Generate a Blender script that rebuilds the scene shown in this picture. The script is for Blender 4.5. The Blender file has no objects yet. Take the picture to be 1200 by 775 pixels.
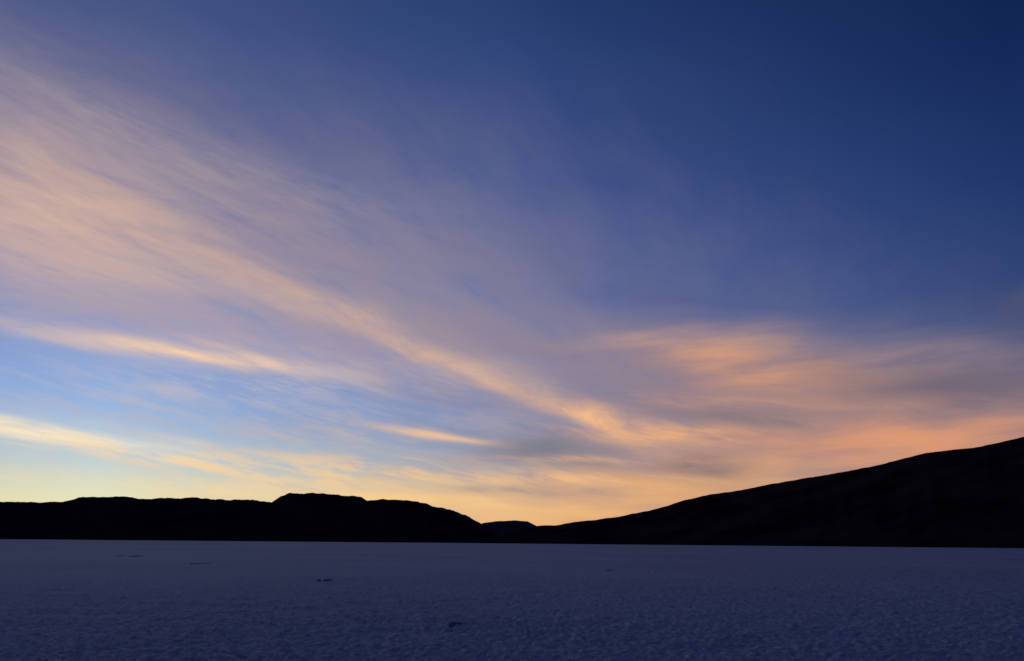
import bpy, math, random
from mathutils import Vector, Matrix, noise
random.seed(3)
sc=bpy.context.scene
sc.view_settings.view_transform='Standard'; sc.view_settings.look='None'; sc.view_settings.exposure=0

# ---------------- camera: standing eye height on the salt, tilted up, tiny roll
PITCH=14.95; ROLL=0.48; F=28.0; EYE=1.65
cd=bpy.data.cameras.new('camera'); cam=bpy.data.objects.new('camera',cd); sc.collection.objects.link(cam)
cd.lens=F; cd.sensor_width=36; cd.clip_start=0.1; cd.clip_end=300000
R=Matrix.Rotation(math.radians(90+PITCH),3,'X')@Matrix.Rotation(math.radians(ROLL),3,'Z')
cam.matrix_world=Matrix.Translation((0,0,EYE))@R.to_4x4(); sc.camera=cam
FP=1200*F/36
def survey(px,py):
    """sight line read off the photograph -> (bearing deg, elevation deg)"""
    d=(R@Vector(((px-600)/FP,-(py-387.5)/FP,-1))).normalized()
    return math.degrees(math.atan2(d.x,d.y)), math.degrees(math.asin(d.z))
def lin(c,a=1):
    f=lambda v:(v/255/12.92) if v/255<=0.04045 else ((v/255+0.055)/1.055)**2.4
    return (f(c[0]),f(c[1]),f(c[2]),a)

# ---------------- sky (world)
w=bpy.data.worlds.new('sky'); sc.world=w; w.use_nodes=True
try:
    w.cycles.sampling_method='MANUAL'; w.cycles.sample_map_resolution=256
except Exception as ex: print(ex)
nt=w.node_tree; nt.nodes.clear(); L=nt.links
def nd(t,**k):
    n=nt.nodes.new(t)
    for a,b in k.items(): setattr(n,a,b)
    return n
def setin(s,v):
    if hasattr(v,'is_output'): L.new(v,s)
    else: s.default_value=v
def M(op,a,b=None,c=None,clamp=False):
    n=nd('ShaderNodeMath',operation=op,use_clamp=clamp)
    setin(n.inputs[0],a)
    if b is not None: setin(n.inputs[1],b)
    if c is not None: setin(n.inputs[2],c)
    return n.outputs[0]
def V(op,a,b=None,scale=None):
    n=nd('ShaderNodeVectorMath',operation=op); setin(n.inputs[0],a)
    if b is not None: setin(n.inputs[1],b)
    if scale is not None: setin(n.inputs['Scale'],scale)
    return n.outputs['Value'] if op in('LENGTH','DOT_PRODUCT') else n.outputs[0]
def XYZ(x,y,z=0.0):
    n=nd('ShaderNodeCombineXYZ'); setin(n.inputs[0],x);setin(n.inputs[1],y);setin(n.inputs[2],z); return n.outputs[0]
def MR(v,a,b,c,d,it='LINEAR'):
    n=nd('ShaderNodeMapRange',interpolation_type=it); setin(n.inputs[0],v)
    for i,x in enumerate((a,b,c,d)): n.inputs[i+1].default_value=x
    return n.outputs[0]
def NZ(vec,scale,detail=4,rough=.5,dist=0.0,col=False,dim='3D'):
    n=nd('ShaderNodeTexNoise',noise_dimensions=dim); L.new(vec,n.inputs['Vector']); n.inputs['Scale'].default_value=scale
    n.inputs['Detail'].default_value=detail; n.inputs['Roughness'].default_value=rough; n.inputs['Distortion'].default_value=dist
    return n.outputs['Color' if col else 'Fac']
def MAP(vec,loc,rot,scl,typ='TEXTURE'):
    n=nd('ShaderNodeMapping',vector_type=typ); L.new(vec,n.inputs[0])
    n.inputs['Location'].default_value=loc; n.inputs['Rotation'].default_value=rot; n.inputs['Scale'].default_value=scl
    return n.outputs[0]
def MIX(f,a,b):
    n=nd('ShaderNodeMix',data_type='RGBA'); setin(n.inputs[0],f); setin(n.inputs[6],a); setin(n.inputs[7],b); return n.outputs[2]
def RAMP(f,stops):
    n=nd('ShaderNodeValToRGB'); L.new(f,n.inputs[0]); e=n.color_ramp.elements
    n.color_ramp.interpolation='LINEAR'
    e[0].position=stops[0][0]; e[0].color=lin(stops[0][1]); e[1].position=stops[-1][0]; e[1].color=lin(stops[-1][1])
    for p,c in stops[1:-1]:
        x=e.new(p); x.color=lin(c)
    return n.outputs[0]

tc=nd('ShaderNodeTexCoord').outputs['Generated']
dirn=V('NORMALIZE',tc)
sp=nd('ShaderNodeSeparateXYZ'); L.new(dirn,sp.inputs[0]); x,y,z=sp.outputs
az=M('MULTIPLY',M('ARCTAN2',x,y),57.29578)
el=M('MULTIPLY',M('ARCSINE',z),57.29578)
# clear twilight air
SUN_AZ=-27
dsun=M('ABSOLUTE',M('SUBTRACT',az,float(SUN_AZ)))
fa=MR(dsun,0,62,0,1)
e90=M('DIVIDE',M('MAXIMUM',el,0.0),90.0)
q=lambda d:d/90
near=RAMP(e90,[(q(0),(236,226,176)),(q(2.6),(222,226,190)),(q(4.8),(184,208,214)),(q(8.5),(144,180,226)),(q(13),(122,158,218)),(q(20),(88,116,178)),(q(27),(70,94,152)),(q(34),(60,80,130)),(q(50),(26,44,90)),(q(90),(12,28,66))])
mid=RAMP(e90,[(q(0),(252,182,98)),(q(3),(200,166,140)),(q(6),(134,148,176)),(q(9),(106,138,192)),(q(14),(84,110,170)),(q(20),(66,90,152)),(q(27),(50,76,136)),(q(37),(36,60,112)),(q(50),(18,38,82)),(q(90),(10,26,62))])
far=RAMP(e90,[(q(0),(150,110,104)),(q(6),(112,96,110)),(q(10),(72,82,118)),(q(16),(42,64,114)),(q(22),(28,52,106)),(q(30),(16,38,86)),(q(37),(11,30,72)),(q(60),(8,24,58)),(q(90),(8,22,54))])
base=MIX(MR(fa,0,.5,0,1),near,MIX(MR(fa,.42,1,0,1),mid,far))
sky=nd('ShaderNodeTexSky',sky_type='NISHITA',sun_disc=False,sun_elevation=math.radians(0.4),sun_rotation=math.radians(SUN_AZ))
base=V('ADD',base,V('SCALE',sky.outputs[0],scale=0.004))

# high cloud sheet coordinates: parallel bands on a plane overhead
zz=M('ADD',M('MAXIMUM',z,0.0),0.09)
plane=XYZ(M('DIVIDE',x,zz),M('DIVIDE',y,zz))
ae=XYZ(az,el)
wn=NZ(MAP(plane,(7,2,0),(0,0,-0.4),(1,2,1)),1.4,2,.5,0,True)
wc=V('SUBTRACT',wn,(.5,.5,.5))
plw=V('ADD',plane,V('SCALE',wc,scale=.35))
def band(ang,stretch):  # bands running toward bearing ang
    return MAP(plw,(0,0,0),(0,0,-math.radians(ang)),(1,stretch,1))
fib=NZ(band(22,5),6.0,6,.7,0,dim='2D')
pat=NZ(band(42,2.0),4.6,6,.7,.3,dim='2D')
T1=MR(M('ADD',M('MULTIPLY',fib,.5),M('MULTIPLY',pat,.5)),.36,.64,.45,1.22)
wv=V('MULTIPLY',wc,(11,6,0))
wv=V('MULTIPLY',wv,XYZ(MR(el,0,25,.4,1.3),MR(el,0,25,.28,1.4)))
aw=V('ADD',ae,wv)
ah=V('ADD',ae,V('SCALE',wv,scale=.3))
wis=NZ(MAP(ah,(0,0,0),(0,0,math.radians(-11)),(6,.9,1)),1.0,6,.68,0,dim='2D')
T3=MR(wis,.40,.64,.1,1.25)
lay=NZ(MAP(ah,(30,3,0),(0,0,math.radians(2)),(11,1.5,1)),1.0,5,.58,0,dim='2D')
T2=MR(lay,.36,.64,.5,1.15)
col=[base]
def cloud(x1,y1,x2,y2,wpx,c,op,T=None,warp=True):
    a=Vector(survey(x1,y1)); b=Vector(survey(x2,y2)); m=(a+b)/2; d=b-a
    p=MAP(aw if warp else ah,(m.x,m.y,0),(0,0,math.atan2(d.y,d.x)),(max(d.length*.62,.2),wpx*0.058,1))
    g=M('EXPONENT',M('MULTIPLY',V('DOT_PRODUCT',p,p),-1.0))
    f=M('MULTIPLY',g,op)
    if T is not None: f=M('MULTIPLY',f,T,clamp=True)
    col[0]=MIX(f,col[0],lin(c))
# upper-left veil
cloud(-150,10,560,140,70,(88,92,132),.65,T1)
cloud(-150,80,600,270,100,(134,128,150),.78,T1)
cloud(-150,180,640,380,110,(160,147,157),.88,T1)
cloud(250,260,780,470,100,(138,131,155),.78,T1)
cloud(-150,190,230,280,70,(218,182,162),.75,T1)
cloud(-80,260,430,360,30,(200,174,170),.55,T1)
cloud(0,110,420,230,40,(170,154,160),.4,T3)
cloud(500,200,1050,420,90,(74,90,140),.4,T1)
cloud(0,330,520,430,30,(172,160,178),.6,T1)
cloud(70,376,370,432,15,(244,206,174),.85,T1)
cloud(350,335,740,508,22,(224,184,156),.75,T1)
cloud(-50,440,480,450,26,(188,184,198),.6,T3)
cloud(200,495,560,505,24,(194,180,176),.6,T3)
# right bank
cloud(690,402,1300,430,36,(150,130,136),.9,T2)
cloud(700,470,1300,490,55,(150,126,128),.9,None)
cloud(680,560,1300,540,48,(200,148,122),.85,T2)
cloud(700,400,900,404,13,(186,156,148),.6,T2)
cloud(800,425,970,445,30,(216,158,126),.9,T2)
cloud(740,470,1100,474,10,(198,150,130),.6,T3,False)
cloud(960,446,1260,440,24,(102,96,114),.7,None)
cloud(1000,468,1240,462,7,(150,118,118),.5,T3,False)
cloud(860,525,1240,500,20,(220,152,116),.9,T2)
cloud(790,486,1000,492,11,(132,118,124),.7,T3,False)
cloud(560,596,900,565,30,(236,178,120),.9,T2)
cloud(620,468,770,512,14,(250,190,136),.9,T1)
cloud(690,508,860,512,11,(242,178,126),.8,T3,False)
# low sunlit bands at left
cloud(-90,484,170,514,12,(255,234,198),.95,T1)
cloud(60,512,420,572,17,(248,222,184),.85,T3)
cloud(0,556,420,582,8,(246,228,178),.4,T3,False)
cloud(220,545,600,560,22,(236,198,150),.75,T3)
cloud(300,576,640,596,15,(250,204,136),.75,T2)
cloud(470,503,578,521,4,(248,200,150),.85,None,False)
# grey lenses
cloud(575,524,722,538,21,(122,124,138),.85,T2,False)
cloud(770,541,872,550,22,(128,112,118),.85,T2,False)
cloud(540,573,720,575,6,(160,140,136),.7,T3,False)
cloud(560,560,800,564,6,(240,186,134),.7,T3,False)
cloud(600,538,840,541,4,(224,172,132),.5,T3,False)
# far right wisps
cloud(1150,348,1240,328,12,(84,86,118),.6,T1)
cloud(780,342,1000,366,7,(84,92,134),.45,T1)
bg=nd('ShaderNodeBackground'); L.new(col[0],bg.inputs[0]); bg.inputs[1].default_value=1.0
out=nd('ShaderNodeOutputWorld'); L.new(bg.outputs[0],out.inputs[0])

# ---------------- weak sun, already behind the hills
sd=bpy.data.lights.new('sun','SUN'); so=bpy.data.objects.new('sun',sd); sc.collection.objects.link(so)
sd.energy=0.01; sd.angle=math.radians(.5); sd.color=(1,.7,.45)
a=math.radians(SUN_AZ); e=math.radians(.4)
sdir=Vector((math.sin(a)*math.cos(e),math.cos(a)*math.cos(e),math.sin(e)))
so.rotation_euler=sdir.to_track_quat('Z','Y').to_euler(); so.location=(0,0,50)

# ---------------- materials
def mat(name):
    m=bpy.data.materials.new(name); m.use_nodes=True
    return m
def rock(name,c1,c2,scale):
    global nt,L
    m=mat(name); nt=m.node_tree; L=nt.links; b=nt.nodes['Principled BSDF']
    p=nd('ShaderNodeTexCoord').outputs['Object']
    n1=NZ(p,scale,7,.62)
    L.new(MIX(MR(n1,.4,.62,0,1),c1,c2),b.inputs['Base Color']); b.inputs['Roughness'].default_value=1; b.inputs['Specular IOR Level'].default_value=0.0
    return m
m_near=rock('dark_scrub_slope',(.020,.014,.016,1),(.055,.034,.028,1),.004)
m_left=rock('dark_rock_slope',(.016,.014,.018,1),(.030,.025,.028,1),.003)
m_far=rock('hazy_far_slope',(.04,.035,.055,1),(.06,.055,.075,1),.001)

# salt
m_salt=mat('salt_crust'); nt=m_salt.node_tree; L=nt.links; b=nt.nodes['Principled BSDF']
p=nd('ShaderNodeTexCoord').outputs['Object']
big=NZ(p,.03,4,.6); fine=NZ(p,9,3,.75)
cr=MIX(MR(big,.38,.62,0,1),(.62,.62,.64,1),(.76,.76,.77,1))
cr=MIX(MR(fine,.40,.56,.5,0),cr,(.20,.20,.23,1))
L.new(cr,b.inputs['Base Color'])
b.inputs['Roughness'].default_value=.8; b.inputs['Specular IOR Level'].default_value=.2

def mesh_obj(name,verts,faces,m,smooth=True):
    me=bpy.data.meshes.new(name); me.from_pydata(verts,[],faces); me.update()
    if smooth: me.polygons.foreach_set('use_smooth',[True]*len(me.polygons))
    me.materials.append(m); o=bpy.data.objects.new(name,me); sc.collection.objects.link(o); return o

# salt flat: one sheet to the horizon, finely lumpy where it is close
rs=[2,4,6,8]; r=9.0
while r<260: rs.append(r); r+=max(.05,r*r/1540*.45)
while r<110000: rs.append(r); r*=1.3
azs=[-44+.11*k for k in range(int(88/.11)+1)]
NF=len(azs)
azs+= [azs[-1]+(316-azs[-1])*k/60 for k in range(1,60)]
NA=len(azs)
vs=[(0,0,0)];fs=[]
sm=lambda a,b,v: max(0,min(1,(v-a)/(b-a)))
for r in rs:
    for k,a_ in enumerate(azs):
        t=math.radians(a_); X=r*math.sin(t); Y=r*math.cos(t); h=0
        if 8.5<r<400 and k<NF:
            f1=1-sm(30,90,r); f2=1-sm(80,240,r)
            h=.040*noise.noise(Vector((X*4.5,Y*4.5,0)))*f2+.044*noise.noise(Vector((X*10,Y*10,5)))*f1
            h+=.05*noise.noise(Vector((X*.9,Y*.9,9)))*(1-sm(150,400,r))
            h*=min(1,(r-8)/2)
        vs.append((X,Y,h))
for k in range(NA): fs.append((0,1+(k+1)%NA,1+k))
for i in range(len(rs)-1):
    for k in range(NA):
        A=1+i*NA; B=A+NA; k2=(k+1)%NA
        fs.append((A+k,A+k2,B+k2,B+k))
mesh_obj('salt_flat',vs,fs,m_salt)

# ---------------- hills
def interp(tab,a):
    if a<=tab[0][0]: return tab[0][1]
    for (a0,v0),(a1,v1) in zip(tab,tab[1:]):
        if a<=a1: 
            t=(a-a0)/(a1-a0); return v0+(v1-v0)*t
    return tab[-1][1]
def hills(name,pts,pre,post,Dridge,Dbase,m,seed,rough,step=.07,gully=.28,expo=1.15,lump=.1):
    tab=[]
    for px,py in pts:
        a_,e_=survey(px,py); tab.append((a_,e_))
    tab=pre+tab+post
    a0,a1=tab[0][0],tab[-1][0]; n=int((a1-a0)/step)+1; NS=46
    V_=[];F_=[]
    for i in range(n):
        a=a0+i*step; t=math.radians(a)
        D=interp(Dridge,a); B=interp(Dbase,a)
        D*=1+.05*noise.noise(Vector((a*.15,seed,0)))
        ang=max(interp(tab,a),0)
        H=D*math.tan(math.radians(ang))+(EYE if ang>0 else 0)
        H+=D*rough*noise.fractal(Vector((a*1.6,seed,1)),1,2,6)*min(1,ang/1.0)
        for j in range(NS):
            s=j/(NS-1)*1.5
            r=B+(D-B)*s
            X=r*math.sin(t);Y=r*math.cos(t)
            if s<=1:
                g=noise.fractal(Vector((X*.0016+seed,Y*.0016,0)),1,2.1,7)
                rd=1-abs(noise.noise(Vector((a*.55+seed+.3*g,s*.8,0))))*2
                f=s**expo*(1-gully*(1-s)*1.5*(1-rd)) - lump*abs(g)*s*(1-s)*2
                f=max(f,0)
            else:
                f=math.cos(min((s-1)/.5,1)*math.pi/2)**1
            V_.append((X,Y,H*f-(.6 if j==0 else 0)))
    for i in range(n-1):
        for j in range(NS-1):
            k=i*NS+j; F_.append((k,k+NS,k+NS+1,k+1))
    return mesh_obj(name,V_,F_,m)
left=[(0,589),(22,588),(45,589),(78,588),(92,584),(104,582),(120,583),(150,582),(168,585),(185,584),(215,584),(232,583),(248,586),(275,585),(300,586),(318,589),(328,582),(340,578),(356,579),(366,577),(392,580),(424,582),(430,587),(448,585),(470,586),(490,588),(505,592),(520,596),(536,600),(550,606),(562,613),(575,620),(592,632),(600,638)]
hills('mountain_range',left,[(-75,0),(-68,2.2),(-58,3.4),(-48,2.8),(-40,3.2)],[],[(-75,7500),(0,7000)],[(-75,5200),(0,6000)],m_left,4.2,.0013)
right=[(560,637),(592,627),(612,619),(632,616),(650,616),(672,612),(700,609),(728,605),(748,601),(772,596),(800,587),(830,580),(860,576),(900,568),(940,561),(985,554),(1030,545),(1085,531),(1110,528),(1140,525),(1170,519),(1200,512)]
hills('hill',right,[],[(36,9.2),(42,11),(52,12),(64,9),(76,4),(84,0)],[(-3,5200),(12,4600),(33,3600),(84,3000)],[(-3,4300),(12,3000),(33,2100),(84,1500)],m_near,9.7,.0005,expo=.95,gully=.07,lump=.05)
far_=[(535,637),(556,618),(566,613),(582,611),(604,610),(618,611),(626,615),(640,622),(665,637)]
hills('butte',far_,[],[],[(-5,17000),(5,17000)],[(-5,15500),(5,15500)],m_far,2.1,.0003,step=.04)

# broken crust plates lifted along pressure cracks
vs=[];fs=[]
def plate(cx,cy,rx,ry,hh):
    n=11; st=len(vs); ph=random.random()*6
    for ring,(k,zf) in enumerate(((1.0,-.02),(.82,1.0),(.45,.75))):
        for i in range(n):
            t=2*math.pi*i/n; rr=k*(1+.35*noise.noise(Vector((math.cos(t)*1.3+ph,math.sin(t)*1.3,ring*.2))))
            vs.append((cx+rx*rr*math.cos(t),cy+ry*rr*math.sin(t),hh*zf*(.7+.6*random.random()) if ring else -.08))
    vs.append((cx,cy,hh*.5))
    for rg in range(2):
        for i in range(n):
            a_=st+rg*n+i; b_=st+rg*n+(i+1)%n; fs.append((a_,b_,b_+n,a_+n))
    for i in range(n): fs.append((st+2*n+i,st+2*n+(i+1)%n,st+3*n))
for px,py,wpx,hh in [(378,681,14,.04),(538,734,24,.04),(150,652,26,.03),(237,661,20,.03),(715,669,9,.04)]:
    a_,e_=survey(px,py); dist=EYE/math.tan(math.radians(-e_)); t=math.radians(a_)
    wm=wpx/FP*dist
    for k in range(12):
        u=(random.random()-.5)*wm; v=(random.random()-.5)*dist*.03
        plate(dist*math.sin(t)+u,dist*math.cos(t)+v,wm*(.05+.08*random.random()),.08+dist*.003,hh+.02)
m_pl=mat('broken_salt_crust'); nt=m_pl.node_tree; L=nt.links; b=nt.nodes['Principled BSDF']
p=nd('ShaderNodeTexCoord').outputs['Object']; L.new(MIX(NZ(p,6,3,.6),(.14,.13,.16,1),(.40,.38,.43,1)),b.inputs['Base Color']); b.inputs['Roughness'].default_value=.9
mesh_obj('broken_salt_crust',vs,fs,m_pl,False)
